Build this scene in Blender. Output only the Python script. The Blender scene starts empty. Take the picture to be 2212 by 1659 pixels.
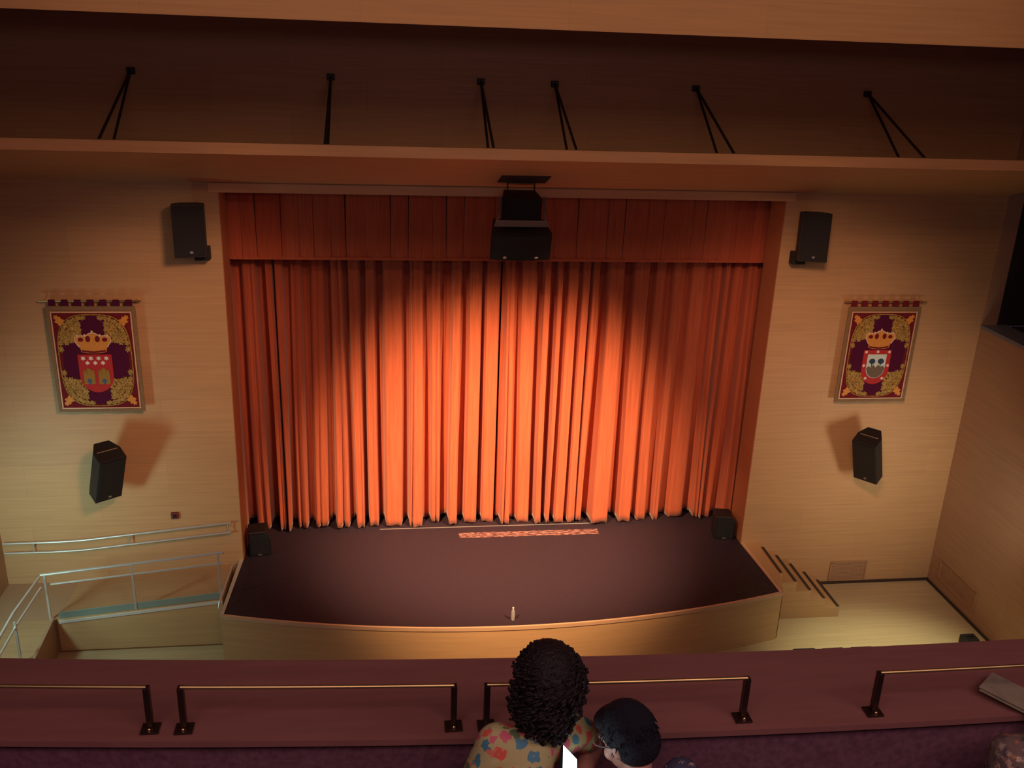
import bpy, bmesh, math, random
from mathutils import Vector, Matrix
random.seed(7)
C = bpy.context.scene
col = C.collection
PI = math.pi

# ------------------------------------------------------------------ camera
cam_d = bpy.data.cameras.new('camera'); cam = bpy.data.objects.new('camera', cam_d); col.objects.link(cam)
cam_d.sensor_fit = 'HORIZONTAL'; cam_d.sensor_width = 36.0; cam_d.lens = 36.0 * 2060.2 / 2212.0
cam_d.clip_start = 0.05; cam_d.clip_end = 100
R_ = Vector((0.99130296, -0.12655698, 0.03608001)); U_ = Vector((0.00994291, 0.34540885, 0.93839963)); F_ = Vector((0.13122338, 0.92987959, -0.34366316))
cam.matrix_world = Matrix(((R_.x, U_.x, -F_.x, -2.15466), (R_.y, U_.y, -F_.y, -15.9404), (R_.z, U_.z, -F_.z, 10.3129), (0, 0, 0, 1)))
C.camera = cam

# ------------------------------------------------------------------ world, lights, exposure
C.view_settings.view_transform = 'Standard'; C.view_settings.look = 'None'
C.view_settings.gamma = 1.0; C.view_settings.use_curve_mapping = False
C.view_settings.exposure = 0.0
w = bpy.data.worlds.new('world'); C.world = w; w.use_nodes = True
w.node_tree.nodes['Background'].inputs[0].default_value = (0.48, 0.34, 0.70, 1)
w.node_tree.nodes['Background'].inputs[1].default_value = 0.09

def aim(o, loc, tgt):
    o.location = loc
    o.rotation_euler = (Vector(tgt) - Vector(loc)).to_track_quat('-Z', 'Y').to_euler()
def spot(name, loc, tgt, power, color, size, blend, radius):
    l = bpy.data.lights.new(name, 'SPOT'); l.energy = power; l.color = color
    l.spot_size = math.radians(size); l.spot_blend = blend; l.shadow_soft_size = radius
    o = bpy.data.objects.new(name, l); col.objects.link(o); aim(o, loc, tgt); return o
def area(name, loc, tgt, power, color, sx, sy, spread=180):
    l = bpy.data.lights.new(name, 'AREA'); l.shape = 'RECTANGLE'; l.size = sx; l.size_y = sy; l.energy = power; l.color = color
    l.spread = math.radians(spread)
    o = bpy.data.objects.new(name, l); col.objects.link(o); aim(o, loc, tgt); return o
for sx in (-1, 1):
    spot('curtain_spot', (sx * 5.0, -7.6, 10.95), (sx * -.35, 1.0, 1.25), 15200, (1.0, 0.57, 0.28), 37, 1.0, 0.2)
    spot('wall_wash', (sx * .8, -9.6, 10.95), (sx * 5.7, 0, 4.3), 2900, (1.0, 0.50, 0.29), 33, 1.0, 0.7)
area('left_wall_lamp', (-8.8, -3.0, 2.6), (-7.0, -0.3, 1.8), 44, (0.58, 0.90, 0.78), 0.5, 0.9, 150)
area('right_wall_lamp', (8.0, -3.8, 3.0), (6.9, 0.0, 2.4), 25, (0.90, 0.80, 0.60), 0.7, 1.0, 120)
spot('floor_downlight', (6.9, -4.4, 9.4), (6.7, -3.4, 0), 2900, (0.92, 0.90, 0.54), 34, 1.0, 0.2)
area('house_fill', (0, -6.4, 11.3), (0, -2.0, 5.5), 98, (1.0, 0.52, 0.29), 13, 0.8)  # unseen fill added to lift the canopy edge, beam and upper wall
area('balcony_fill', (-1.0, -15.5, 11.2), (-1.0, -13.6, 8), 125, (1.0, 0.60, 0.62), 7, 1.6)  # fill added from above to brighten the ledge and the people

# ------------------------------------------------------------------ materials
def mat(name, color, rough=0.6, metal=0.0, spec=0.5, bump=None, var=None, emit=None, coat=0, sheen=0, trans=0):
    m = bpy.data.materials.new(name); m.use_nodes = True
    nt = m.node_tree; b = nt.nodes['Principled BSDF']
    b.inputs['Base Color'].default_value = (*color, 1); b.inputs['Roughness'].default_value = rough
    b.inputs['Metallic'].default_value = metal; b.inputs['Specular IOR Level'].default_value = spec
    b.inputs['Coat Weight'].default_value = coat; b.inputs['Sheen Weight'].default_value = sheen
    b.inputs['Transmission Weight'].default_value = trans
    tc = nt.nodes.new('ShaderNodeTexCoord')
    if var:   # (scale xyz, amount, [second colour])
        mp = nt.nodes.new('ShaderNodeMapping'); mp.inputs['Scale'].default_value = var[0]
        n = nt.nodes.new('ShaderNodeTexNoise'); n.inputs['Scale'].default_value = 1; n.inputs['Detail'].default_value = 5
        rp = nt.nodes.new('ShaderNodeValToRGB'); rp.color_ramp.elements[0].position = 0.3; rp.color_ramp.elements[1].position = 0.7
        c2 = var[2] if len(var) > 2 else tuple(c * (1 - var[1]) for c in color)
        rp.color_ramp.elements[0].color = (*c2, 1); rp.color_ramp.elements[1].color = (*color, 1)
        nt.links.new(tc.outputs['Object'], mp.inputs[0]); nt.links.new(mp.outputs[0], n.inputs[0])
        nt.links.new(n.outputs[0], rp.inputs[0]); nt.links.new(rp.outputs[0], b.inputs['Base Color'])
    if bump:  # (scale, strength)
        n2 = nt.nodes.new('ShaderNodeTexNoise'); n2.inputs['Scale'].default_value = bump[0]; n2.inputs['Detail'].default_value = 4
        bp = nt.nodes.new('ShaderNodeBump'); bp.inputs['Strength'].default_value = bump[1]; bp.inputs['Distance'].default_value = 0.02
        nt.links.new(tc.outputs['Object'], n2.inputs[0]); nt.links.new(n2.outputs[0], bp.inputs['Height']); nt.links.new(bp.outputs[0], b.inputs['Normal'])
    if emit:
        b.inputs['Emission Color'].default_value = (*emit[0], 1); b.inputs['Emission Strength'].default_value = emit[1]
    return m

def wood_panel(name, color, seam=0.93, axis='XZ', bw=2.4, bh=0.6, dark=0.86, rough=0.5):
    """light veneer panelling: long grain streaks and fine panel seams"""
    m = bpy.data.materials.new(name); m.use_nodes = True
    nt = m.node_tree; b = nt.nodes['Principled BSDF']; b.inputs['Roughness'].default_value = rough
    b.inputs['Specular IOR Level'].default_value = 0.35
    tc = nt.nodes.new('ShaderNodeTexCoord'); sp = nt.nodes.new('ShaderNodeSeparateXYZ'); cb = nt.nodes.new('ShaderNodeCombineXYZ')
    nt.links.new(tc.outputs['Object'], sp.inputs[0])
    ix = {'X': 0, 'Y': 1, 'Z': 2}
    nt.links.new(sp.outputs[ix[axis[0]]], cb.inputs[0]); nt.links.new(sp.outputs[ix[axis[1]]], cb.inputs[1])
    br = nt.nodes.new('ShaderNodeTexBrick'); br.inputs['Scale'].default_value = 1; br.inputs['Brick Width'].default_value = bw
    br.inputs['Row Height'].default_value = bh; br.inputs['Mortar Size'].default_value = 0.004
    br.inputs['Color1'].default_value = (1, 1, 1, 1); br.inputs['Color2'].default_value = (seam, seam, seam, 1)
    br.inputs['Mortar'].default_value = (dark, dark * .98, dark * .95, 1)
    nt.links.new(cb.outputs[0], br.inputs[0])
    mp = nt.nodes.new('ShaderNodeMapping'); mp.inputs['Scale'].default_value = (0.9, 22, 1)
    n = nt.nodes.new('ShaderNodeTexNoise'); n.inputs['Scale'].default_value = 1; n.inputs['Detail'].default_value = 6
    nt.links.new(cb.outputs[0], mp.inputs[0]); nt.links.new(mp.outputs[0], n.inputs[0])
    rp = nt.nodes.new('ShaderNodeValToRGB'); rp.color_ramp.elements[0].position = 0.25; rp.color_ramp.elements[1].position = 0.75
    rp.color_ramp.elements[0].color = (*[c * .84 for c in color], 1); rp.color_ramp.elements[1].color = (*color, 1)
    nt.links.new(n.outputs[0], rp.inputs[0])
    mx = nt.nodes.new('ShaderNodeMix'); mx.data_type = 'RGBA'; mx.blend_type = 'MULTIPLY'; mx.inputs[0].default_value = 1
    nt.links.new(rp.outputs[0], mx.inputs[6]); nt.links.new(br.outputs[0], mx.inputs[7]); nt.links.new(mx.outputs[2], b.inputs['Base Color'])
    return m

M = {}
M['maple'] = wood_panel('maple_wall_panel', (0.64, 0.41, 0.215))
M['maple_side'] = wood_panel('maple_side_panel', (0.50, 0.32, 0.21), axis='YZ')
M['maple_floor'] = wood_panel('maple_floor_boards', (0.68, 0.54, 0.33), bw=1.8, bh=0.12, axis='XY', rough=0.4)
M['reveal'] = wood_panel('reddish_reveal_wood', (0.50, 0.20, 0.10), axis='YZ')
M['fascia'] = mat('stage_fascia_wood', (0.68, 0.45, 0.23), 0.5, var=((0.8, 0.8, 18), 0.14))
M['edge_wood'] = mat('pale_edge_wood', (0.74, 0.50, 0.32), 0.45, var=((4, 4, 20), 0.1))
M['lit_honey'] = mat('lit_honey_edge', (0.86, 0.52, 0.26), 0.45, var=((1, 8, 20), 0.12))  # edge wood with the glow of the lit bands put into its colour
M['dark_wood'] = mat('parapet_mahogany', (0.27, 0.12, 0.10), 0.5, var=((2.5, 22, 8), 0.16), spec=0.35)
M['carpet'] = mat('balcony_carpet', (0.20, 0.095, 0.125), 0.95, var=((40, 40, 40), 0.4), spec=0.1)
M['ceiling'] = mat('ceiling_brown', (0.36, 0.22, 0.16), 0.8, var=((1, 3, 1), 0.15))
M['canopy'] = mat('canopy_wood', (0.62, 0.40, 0.22), 0.5, var=((0.7, 10, 10), 0.12))
M['black'] = mat('speaker_black', (0.012, 0.012, 0.016), 0.55, bump=(60, 0.15))
M['grille'] = mat('speaker_grille', (0.009, 0.009, 0.014), 0.55, bump=(400, 0.4))
M['badge'] = mat('silver_badge', (0.75, 0.75, 0.72), 0.25, metal=0.9)
M['steel'] = mat('brushed_steel', (0.72, 0.74, 0.75), 0.36, metal=0.6)
M['alu'] = mat('aluminium_kerb', (0.85, 0.90, 0.90), 0.35, metal=0.3)
M['alu_teal'] = mat('pale_teal_plate', (0.30, 0.42, 0.40), 0.4, metal=0.3)
M['iron'] = mat('dark_rod', (0.045, 0.035, 0.04), 0.5, metal=0.4)
M['bronze'] = mat('dark_bronze', (0.10, 0.065, 0.05), 0.3, metal=0.85)
M['brass'] = mat('polished_brass', (0.80, 0.60, 0.30), 0.22, metal=1.0)
M['nosing'] = mat('stair_nosing', (0.05, 0.035, 0.03), 0.6)
M['ramp'] = wood_panel('ramp_wood', (0.52, 0.33, 0.18), axis='XY', bw=1.5, bh=0.2)
M['hemw'] = mat('plinth_wood', (0.42, 0.27, 0.17), 0.6)
M['maroon'] = mat('banner_maroon', (0.20, 0.020, 0.035), 0.9, var=((60, 60, 60), 0.35), spec=0.1)
M['purple'] = mat('banner_purple', (0.10, 0.012, 0.055), 0.9, var=((60, 60, 60), 0.35), spec=0.1)
M['gold'] = mat('banner_gold', (0.62, 0.40, 0.09), 0.7, var=((38, 38, 38), 0.8))
M['braid'] = mat('banner_braid', (0.30, 0.19, 0.10), 0.8, var=((50, 50, 50), 0.4))
M['orange_gold'] = mat('crown_gold', (0.80, 0.34, 0.05), 0.6, var=((60, 60, 60), 0.3))
M['crown_white'] = mat('crown_outline', (0.80, 0.62, 0.45), 0.7)
M['shield_red'] = mat('shield_red', (0.52, 0.018, 0.022), 0.7, var=((50, 50, 50), 0.2))
M['white'] = mat('embroidery_white', (0.85, 0.83, 0.82), 0.7)
M['pale_blue'] = mat('shield_pale_blue', (0.62, 0.80, 0.80), 0.7)
M['navy'] = mat('embroidery_navy', (0.02, 0.05, 0.12), 0.7)
M['hill'] = mat('shield_hill', (0.16, 0.13, 0.10), 0.8)
M['green'] = mat('shield_green', (0.08, 0.14, 0.07), 0.8)
M['castle'] = mat('castle_gold', (0.42, 0.26, 0.05), 0.8, var=((60, 60, 60), 0.4))
M['blue'] = mat('castle_blue', (0.05, 0.12, 0.30), 0.7)
M['switch'] = mat('red_box', (0.16, 0.03, 0.03), 0.6)
M['vent'] = mat('vent_wood', (0.46, 0.28, 0.16), 0.6)
M['seat'] = mat('seat_fabric', (0.05, 0.05, 0.055), 0.9)
M['skin'] = mat('skin', (0.42, 0.20, 0.14), 0.55, bump=(60, 0.1))
M['hair'] = mat('black_brown_hair', (0.014, 0.009, 0.009), 0.6, bump=(90, 0.6), spec=0.3)
M['hair2'] = mat('black_short_hair', (0.007, 0.007, 0.014), 0.7, bump=(220, 0.7), spec=0.3)
M['paper'] = mat('paper', (0.30, 0.27, 0.18), 0.8, var=((18, 18, 18), 0.25))
M['phone'] = mat('phone_black', (0.015, 0.015, 0.02), 0.25)
M['screen'] = mat('phone_screen', (0.6, 0.9, 1.0), 0.3, emit=((0.72, 0.95, 1.0), 5.0))
M['plastic'] = mat('clear_plastic', (0.85, 0.88, 0.9), 0.12, spec=0.8, trans=0.7)
M['tape'] = mat('track_strip', (0.10, 0.05, 0.055), 0.3)
M['glass'] = mat('spectacle_frame', (0.35, 0.38, 0.42), 0.15, metal=0.7)
M['dark'] = mat('recess_dark', (0.03, 0.022, 0.028), 0.9)
M['sill'] = mat('recess_sill', (0.20, 0.24, 0.32), 0.5)

def fabric_velvet(name, color, dark):
    m = mat(name, color, 0.85, spec=0.15, sheen=0.25)
    nt = m.node_tree; b = nt.nodes['Principled BSDF']
    tc = nt.nodes.new('ShaderNodeTexCoord'); mp = nt.nodes.new('ShaderNodeMapping'); mp.inputs['Scale'].default_value = (30, 30, 1.2)
    n = nt.nodes.new('ShaderNodeTexNoise'); n.inputs['Scale'].default_value = 1; n.inputs['Detail'].default_value = 4
    rp = nt.nodes.new('ShaderNodeValToRGB'); rp.color_ramp.elements[0].color = (*dark, 1); rp.color_ramp.elements[1].color = (*color, 1)
    rp.color_ramp.elements[0].position = .3; rp.color_ramp.elements[1].position = .65
    nt.links.new(tc.outputs['Object'], mp.inputs[0]); nt.links.new(mp.outputs[0], n.inputs[0]); nt.links.new(n.outputs[0], rp.inputs[0]); nt.links.new(rp.outputs[0], b.inputs['Base Color'])
    return m
M['velvet'] = fabric_velvet('curtain_velvet', (0.55, 0.135, 0.065), (0.45, 0.10, 0.048))

def stage_deck_mat():
    m = mat('stage_deck', (0.038, 0.024, 0.038), 0.42, spec=0.22)
    nt = m.node_tree; b = nt.nodes['Principled BSDF']; tc = nt.nodes.new('ShaderNodeTexCoord')
    n = nt.nodes.new('ShaderNodeTexNoise'); n.inputs['Scale'].default_value = 9; n.inputs['Detail'].default_value = 8; n.inputs['Roughness'].default_value = .75
    rp = nt.nodes.new('ShaderNodeValToRGB'); rp.color_ramp.elements[0].position = .35; rp.color_ramp.elements[0].color = (.42,) * 3 + (1,)
    rp.color_ramp.elements[1].position = .62; rp.color_ramp.elements[1].color = (.7,) * 3 + (1,)
    nt.links.new(tc.outputs['Object'], n.inputs[0]); nt.links.new(n.outputs[0], rp.inputs[0]); nt.links.new(rp.outputs[0], b.inputs['Roughness'])
    # worn pale specks
    v = nt.nodes.new('ShaderNodeTexNoise'); v.inputs['Scale'].default_value = 5.5; v.inputs['Detail'].default_value = 6; v.inputs['Roughness'].default_value = .8
    r2 = nt.nodes.new('ShaderNodeValToRGB'); r2.color_ramp.elements[0].position = .72; r2.color_ramp.elements[0].color = (.034, .023, .038, 1)
    r2.color_ramp.elements[1].position = .78; r2.color_ramp.elements[1].color = (.30, .18, .18, 1)
    nt.links.new(tc.outputs['Object'], v.inputs[0]); nt.links.new(v.outputs[0], r2.inputs[0]); nt.links.new(r2.outputs[0], b.inputs['Base Color'])
    return m
M['deck'] = stage_deck_mat()

def scuff_reflection_mat():  # worn floor patches with the bright curtain's reflection painted in as pale colour
    m = mat('scuffed_reflection_strip', (0.10, 0.05, 0.055), 0.25, spec=0.8)
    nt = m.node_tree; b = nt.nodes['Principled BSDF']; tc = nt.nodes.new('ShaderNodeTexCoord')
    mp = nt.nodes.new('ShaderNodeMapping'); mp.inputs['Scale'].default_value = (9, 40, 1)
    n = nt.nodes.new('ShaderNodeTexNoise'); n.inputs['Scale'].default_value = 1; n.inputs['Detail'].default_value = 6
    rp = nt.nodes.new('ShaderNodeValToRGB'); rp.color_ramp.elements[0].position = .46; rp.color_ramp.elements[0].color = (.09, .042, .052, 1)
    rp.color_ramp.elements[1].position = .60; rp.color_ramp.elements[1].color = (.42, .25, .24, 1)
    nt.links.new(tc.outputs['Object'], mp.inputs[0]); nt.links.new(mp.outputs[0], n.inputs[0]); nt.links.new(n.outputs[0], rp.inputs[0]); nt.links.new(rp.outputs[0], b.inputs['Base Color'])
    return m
M['scuff_reflection'] = scuff_reflection_mat()

def floral_mat(name, base, cols, scale, ring=0.42):
    m = mat(name, base, 0.85, spec=0.2)
    nt = m.node_tree; b = nt.nodes['Principled BSDF']; tc = nt.nodes.new('ShaderNodeTexCoord')
    n = nt.nodes.new('ShaderNodeTexNoise'); n.inputs['Scale'].default_value = scale * 1.3; n.inputs['Detail'].default_value = 2
    ad = nt.nodes.new('ShaderNodeVectorMath'); ad.operation = 'MULTIPLY_ADD'; ad.inputs[1].default_value = (.035,) * 3
    nt.links.new(n.outputs[1], ad.inputs[0]); nt.links.new(tc.outputs['Object'], ad.inputs[2])
    v = nt.nodes.new('ShaderNodeTexVoronoi'); v.inputs['Scale'].default_value = scale
    nt.links.new(ad.outputs[0], v.inputs['Vector'])
    sp = nt.nodes.new('ShaderNodeSeparateColor'); nt.links.new(v.outputs['Color'], sp.inputs[0])
    rc = nt.nodes.new('ShaderNodeValToRGB'); rc.color_ramp.interpolation = 'CONSTANT'
    while len(rc.color_ramp.elements) < len(cols): rc.color_ramp.elements.new(0.5)
    for i, c in enumerate(cols):
        rc.color_ramp.elements[i].position = i / len(cols); rc.color_ramp.elements[i].color = (*c, 1)
    nt.links.new(sp.outputs[0], rc.inputs[0])
    rd = nt.nodes.new('ShaderNodeValToRGB'); e = rd.color_ramp.elements
    e[0].position = 0; e[0].color = (.35,) * 3 + (1,); e[1].position = .13; e[1].color = (1, 1, 1, 1)
    x = e.new(ring); x.color = (1, 1, 1, 1); x = e.new(ring + .06); x.color = (0, 0, 0, 1)
    nt.links.new(v.outputs['Distance'], rd.inputs[0])
    mx = nt.nodes.new('ShaderNodeMix'); mx.data_type = 'RGBA'
    mx.inputs[6].default_value = (*base, 1)
    nt.links.new(rd.outputs[0], mx.inputs[0]); nt.links.new(rc.outputs[0], mx.inputs[7]); nt.links.new(mx.outputs[2], b.inputs['Base Color'])
    return m
M['floral'] = floral_mat('floral_dress', (0.40, 0.38, 0.17), [(.55, .10, .07), (.06, .20, .24), (.55, .17, .10), (.10, .16, .08), (.50, .12, .15), (.08, .22, .28)], 26, .46)
M['plaid'] = floral_mat('mottled_shirt', (0.05, 0.05, 0.08), [(.30, .28, .28), (.05, .06, .12), (.35, .25, .22), (.04, .04, .06)], 48, .35)
M['mottle'] = floral_mat('mottled_cloth', (0.16, 0.12, 0.10), [(.50, .36, .26), (.10, .07, .08), (.42, .16, .08), (.40, .34, .26), (.06, .05, .08)], 42, .45)

# ------------------------------------------------------------------ mesh helpers
class B:
    def __init__(s): s.bm = bmesh.new()
    def box(s, c, d, rot=None, bev=0):
        b2 = bmesh.new(); bmesh.ops.create_cube(b2, size=1)
        bmesh.ops.scale(b2, vec=d, verts=b2.verts)
        if bev: bmesh.ops.bevel(b2, geom=b2.edges[:], offset=bev, segments=2, affect='EDGES', profile=.5)
        mt = Matrix.Translation(c)
        if rot is not None: mt = mt @ rot
        bmesh.ops.transform(b2, matrix=mt, verts=b2.verts); s._add(b2); return s
    def span(s, lo, hi, bev=0):
        return s.box([(a + b) / 2 for a, b in zip(lo, hi)], [abs(b - a) for a, b in zip(lo, hi)], bev=bev)
    def _add(s, b2):
        me = bpy.data.meshes.new('tmp'); b2.to_mesh(me); b2.free(); s.bm.from_mesh(me); bpy.data.meshes.remove(me)
    def tube(s, pts, r, n=10, caps=True):
        pts = [Vector(p) for p in pts]; rs = r if isinstance(r, (list, tuple)) else [r] * len(pts)
        b2 = bmesh.new(); rings = []; prev = None
        for i, p in enumerate(pts):
            t = (pts[min(i + 1, len(pts) - 1)] - pts[max(i - 1, 0)]).normalized()
            if prev is None:
                a = Vector((0, 0, 1)) if abs(t.z) < .9 else Vector((1, 0, 0)); x = t.cross(a).normalized()
            else:
                x = (prev - t * prev.dot(t)).normalized()
            prev = x; y = t.cross(x)
            rings.append([b2.verts.new(p + (x * math.cos(2 * PI * k / n) + y * math.sin(2 * PI * k / n)) * rs[i]) for k in range(n)])
        for a, c in zip(rings, rings[1:]):
            for k in range(n): b2.faces.new((a[k], a[(k + 1) % n], c[(k + 1) % n], c[k]))
        if caps: b2.faces.new(rings[0][::-1]); b2.faces.new(rings[-1])
        s._add(b2); return s
    def cyl(s, c, r, h, n=20, r2=None):
        c = Vector(c); return s.tube([c, c + Vector((0, 0, h))], [r, r if r2 is None else r2], n)
    def lathe(s, c, prof, n=20):
        b2 = bmesh.new(); rings = []
        for r, z in prof: rings.append([b2.verts.new((c[0] + r * math.cos(2 * PI * k / n), c[1] + r * math.sin(2 * PI * k / n), c[2] + z)) for k in range(n)])
        for a, d in zip(rings, rings[1:]):
            for k in range(n): b2.faces.new((a[k], a[(k + 1) % n], d[(k + 1) % n], d[k]))
        b2.faces.new(rings[0][::-1]); b2.faces.new(rings[-1]); s._add(b2); return s
    def ell(s, c, r, rot=None, seg=24, ring=16):
        b2 = bmesh.new(); bmesh.ops.create_uvsphere(b2, u_segments=seg, v_segments=ring, radius=1)
        bmesh.ops.scale(b2, vec=r, verts=b2.verts)
        mt = Matrix.Translation(c)
        if rot is not None: mt = mt @ rot
        bmesh.ops.transform(b2, matrix=mt, verts=b2.verts); s._add(b2); return s
    def caps(s, p0, p1, r0, r1, seg=16):
        p0, p1 = Vector(p0), Vector(p1)
        s.tube([p0, p0.lerp(p1, .5), p1], [r0, (r0 + r1) / 2, r1], seg)
        s.ell(p0, (r0,) * 3, seg=seg, ring=10); s.ell(p1, (r1,) * 3, seg=seg, ring=10); return s
    def prism(s, pts, axis, a, b):
        """polygon pts in the two other axes, extruded from a to b along axis"""
        def P(u, v, t): return {'x': (t, u, v), 'y': (u, t, v), 'z': (u, v, t)}[axis]
        b2 = bmesh.new()
        A = [b2.verts.new(P(u, v, a)) for u, v in pts]; Bv = [b2.verts.new(P(u, v, b)) for u, v in pts]
        n = len(pts)
        b2.faces.new(A[::-1]); b2.faces.new(Bv)
        for k in range(n): b2.faces.new((A[k], A[(k + 1) % n], Bv[(k + 1) % n], Bv[k]))
        bmesh.ops.recalc_face_normals(b2, faces=b2.faces); s._add(b2); return s
    def build(s, name, m, parent=None, smooth=False, world=True):
        bmesh.ops.recalc_face_normals(s.bm, faces=s.bm.faces)
        if parent is not None and world: bmesh.ops.translate(s.bm, vec=-wloc(parent), verts=s.bm.verts)
        me = bpy.data.meshes.new(name); s.bm.to_mesh(me); s.bm.free(); me.materials.append(m)
        if smooth:
            for p in me.polygons: p.use_smooth = True
        o = bpy.data.objects.new(name, me); col.objects.link(o)
        if parent is not None: o.parent = parent
        return o
def wloc(o):
    v = Vector(o.location)
    while o.parent: o = o.parent; v += o.location
    return v
def thing(name, loc, label, cat, group=None):
    o = bpy.data.objects.new(name, None); col.objects.link(o); o.location = loc; o.empty_display_size = .1
    o['label'] = label; o['category'] = cat
    if group: o['group'] = group
    return o
def tag(o, label, cat, group=None):
    o['label'] = label; o['category'] = cat
    if group: o['group'] = group
    return o
def struct(name, b, m, **k):
    o = b.build(name, m, **k); o['kind'] = 'structure'; return o
def copy_tree(o, parent=None):
    c = o.copy(); col.objects.link(c)
    if parent: c.parent = parent
    for ch in list(o.children): copy_tree(ch, c)
    return c
def smooth_by_angle(o, ang=35):
    me = o.data
    for p in me.polygons: p.use_smooth = True
    b2 = bmesh.new(); b2.from_mesh(me)
    for e in b2.edges:
        if len(e.link_faces) == 2 and e.calc_face_angle(0) > math.radians(ang): e.smooth = False
    b2.to_mesh(me); b2.free()

# ------------------------------------------------------------------ room shell
HW = 4.79; TOP = 7.765; RX = 8.95; SZ = 1.0
HE = HW + .012
b = B(); b.prism([(-RX, 0), (-HE, 0), (-HE, .6), (-RX, .6)], 'z', 0, 7.92); struct('wall_stage_left', b, M['maple'])
b = B(); b.span((HE, 0, 0), (RX, 0.6, 7.92)); struct('wall_stage_right', b, M['maple'])
b = B(); b.span((-HE, 0, TOP + .01), (HE, 0.6, 7.92)); b.span((-RX, 0, 7.92), (RX, 0.3, 11.4)); struct('wall_back', b, M['maple'])
b = B(); b.span((-HE + .001, 0.005, SZ + .001), (-HW, 0.64, TOP)); struct('trim_1', b, M['reveal'])
b = B(); b.span((HW, 0.005, SZ + .001), (HE - .001, 0.64, TOP)); struct('trim_5', b, M['reveal'])
b = B(); b.span((-HW, 0.005, TOP), (HW, 0.62, TOP + .009)); struct('trim_6', b, M['reveal'])
# upper set-back wall and ceiling above the canopy
b = B(); b.span((-RX - .3, -4.0, 10.9), (RX + .3, 1.5, 11.1)); b.span((-RX - .3, -18.5, 11.4), (RX + .3, -4.0, 11.6)); struct('ceiling', b, M['ceiling'])
b = B(); b.span((-RX, -4.25, 10.385), (RX, -4.0, 11.6)); struct('trim_2', b, M['maple'])
# canopy over the proscenium: thin front edge, underside sloping back down to the wall
b = B(); b.prism([(-2.3, 8.80), (-2.3, 8.655), (-2.22, 8.64), (0, 7.92), (0, 8.42), (-2.2, 8.80)], 'x', -RX, RX); struct('trim_3', b, M['canopy'])
b = B(); b.span((-RX, -2.325, 8.650), (RX, -2.3005, 8.803)); struct('trim_7', b, M['lit_honey'])
b = B(); b.span((-4.95, -.022, TOP), (4.95, -.0005, 7.912)); struct('lit_band_8', b, M['lit_honey'])  # board standing in for the lit wall band above the opening
# side walls (right one with a dark opening high up near the corner)
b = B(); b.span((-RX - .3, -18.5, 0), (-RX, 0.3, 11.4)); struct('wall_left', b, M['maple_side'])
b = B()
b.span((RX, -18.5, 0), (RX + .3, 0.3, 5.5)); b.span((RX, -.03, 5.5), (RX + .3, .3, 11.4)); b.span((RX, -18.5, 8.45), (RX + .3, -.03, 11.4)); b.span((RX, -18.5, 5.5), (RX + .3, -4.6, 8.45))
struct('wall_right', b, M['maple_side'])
b = B(); b.span((RX + .3, -4.8, 5.3), (RX + 1.6, -.05, 5.5)); b.span((RX + 1.5, -4.8, 5.5), (RX + 1.6, -.05, 8.6)); b.span((RX + .3, -.03, 5.5), (RX + 1.6, .0, 8.6)); b.span((RX + .3, -4.8, 8.45), (RX + 1.6, -.05, 8.6)); b.span((RX + .3, -4.8, 5.5), (RX + 1.6, -4.7, 8.6))
struct('window_1', b, M['dark'])
b = B(); b.span((RX - .02, -4.6, 5.46), (RX + .5, -.03, 5.52)); struct('trim_4', b, M['sill'])
b = B(); b.span((-RX, -13.4, -.2), (RX, 3.2, 0)); struct('floor', b, M['maple_floor'])
b = B(); b.span((RX - .03, -13, 0), (RX, 0, .05)); b.span((6.5, -.03, 0), (RX, 0, .05)); struct('baseboard_right', b, M['nosing'])
# stage house behind the curtain
b = B(); b.span((-7, 3.0, 0), (7, 3.2, 9.3)); b.span((-7, .62, 0), (-6.8, 3.0, 9.3)); b.span((6.8, .62, 0), (7, 3.0, 9.3)); b.span((-7, .62, 9.2), (7, 3.2, 9.3)); struct('wall_stage_rear', b, M['dark'])

# ------------------------------------------------------------------ stage
def fy(x): return -2.49 + .0282 * x * x
N = 40
front = [(-4.95 + 9.9 * i / N, fy(-4.95 + 9.9 * i / N)) for i in range(N + 1)]
st = thing('stage', (0, 0, 0), 'raised stage with dark purplish floor, curved pale wood front and pale rim', 'stage')
inner = [(x * .988, y + .035) for x, y in front]
B().prism(inner + [(4.79, -.006), (-4.79, -.006)], 'z', SZ - .06, SZ).build('stage_deck', M['deck'], st)
B().prism([(x * .998, y + .012) for x, y in front] + [(4.86, -.01), (-4.86, -.01)], 'z', .0, SZ - .061).build('stage_fascia', M['fascia'], st)
b = B(); b.span((-4.785, -.005, SZ - .06), (4.785, 2.9, SZ)); struct('floor_stage', b, M['deck'])
rim = B()
ring_o = front; ring_i = inner
for i in range(N):
    rim.prism([ring_o[i], ring_o[i + 1], ring_i[i + 1], ring_i[i]], 'z', SZ - .06, SZ + .006)
rim.build('front_rim', M['edge_wood'], st)
for s, mm in ((-1, M['steel']), (1, M['edge_wood'])):
    B().prism([(s * 4.95, fy(4.95)), (s * 4.89, fy(4.95) + .03), (s * 4.80, -.005), (s * 4.87, -.005)], 'z', SZ - .06, SZ + .01).build('side_rim', mm, st)
B().span((-2.3, 1.00, SZ), (2.3, 1.015, SZ + .004)).build('floor_track', M['steel'], st)
B().span((-.75, .56, SZ), (2.05, .76, SZ + .003)).build('scuffed_reflection_strip', M['scuff_reflection'], st)  # painted reflection of the curtain on the worn deck
x0 = -.56
B().span((x0 - .11, fy(x0) - .012, .30), (x0 + .11, fy(x0) + .03, .36)).build('cable_slot', M['black'], st)

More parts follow.
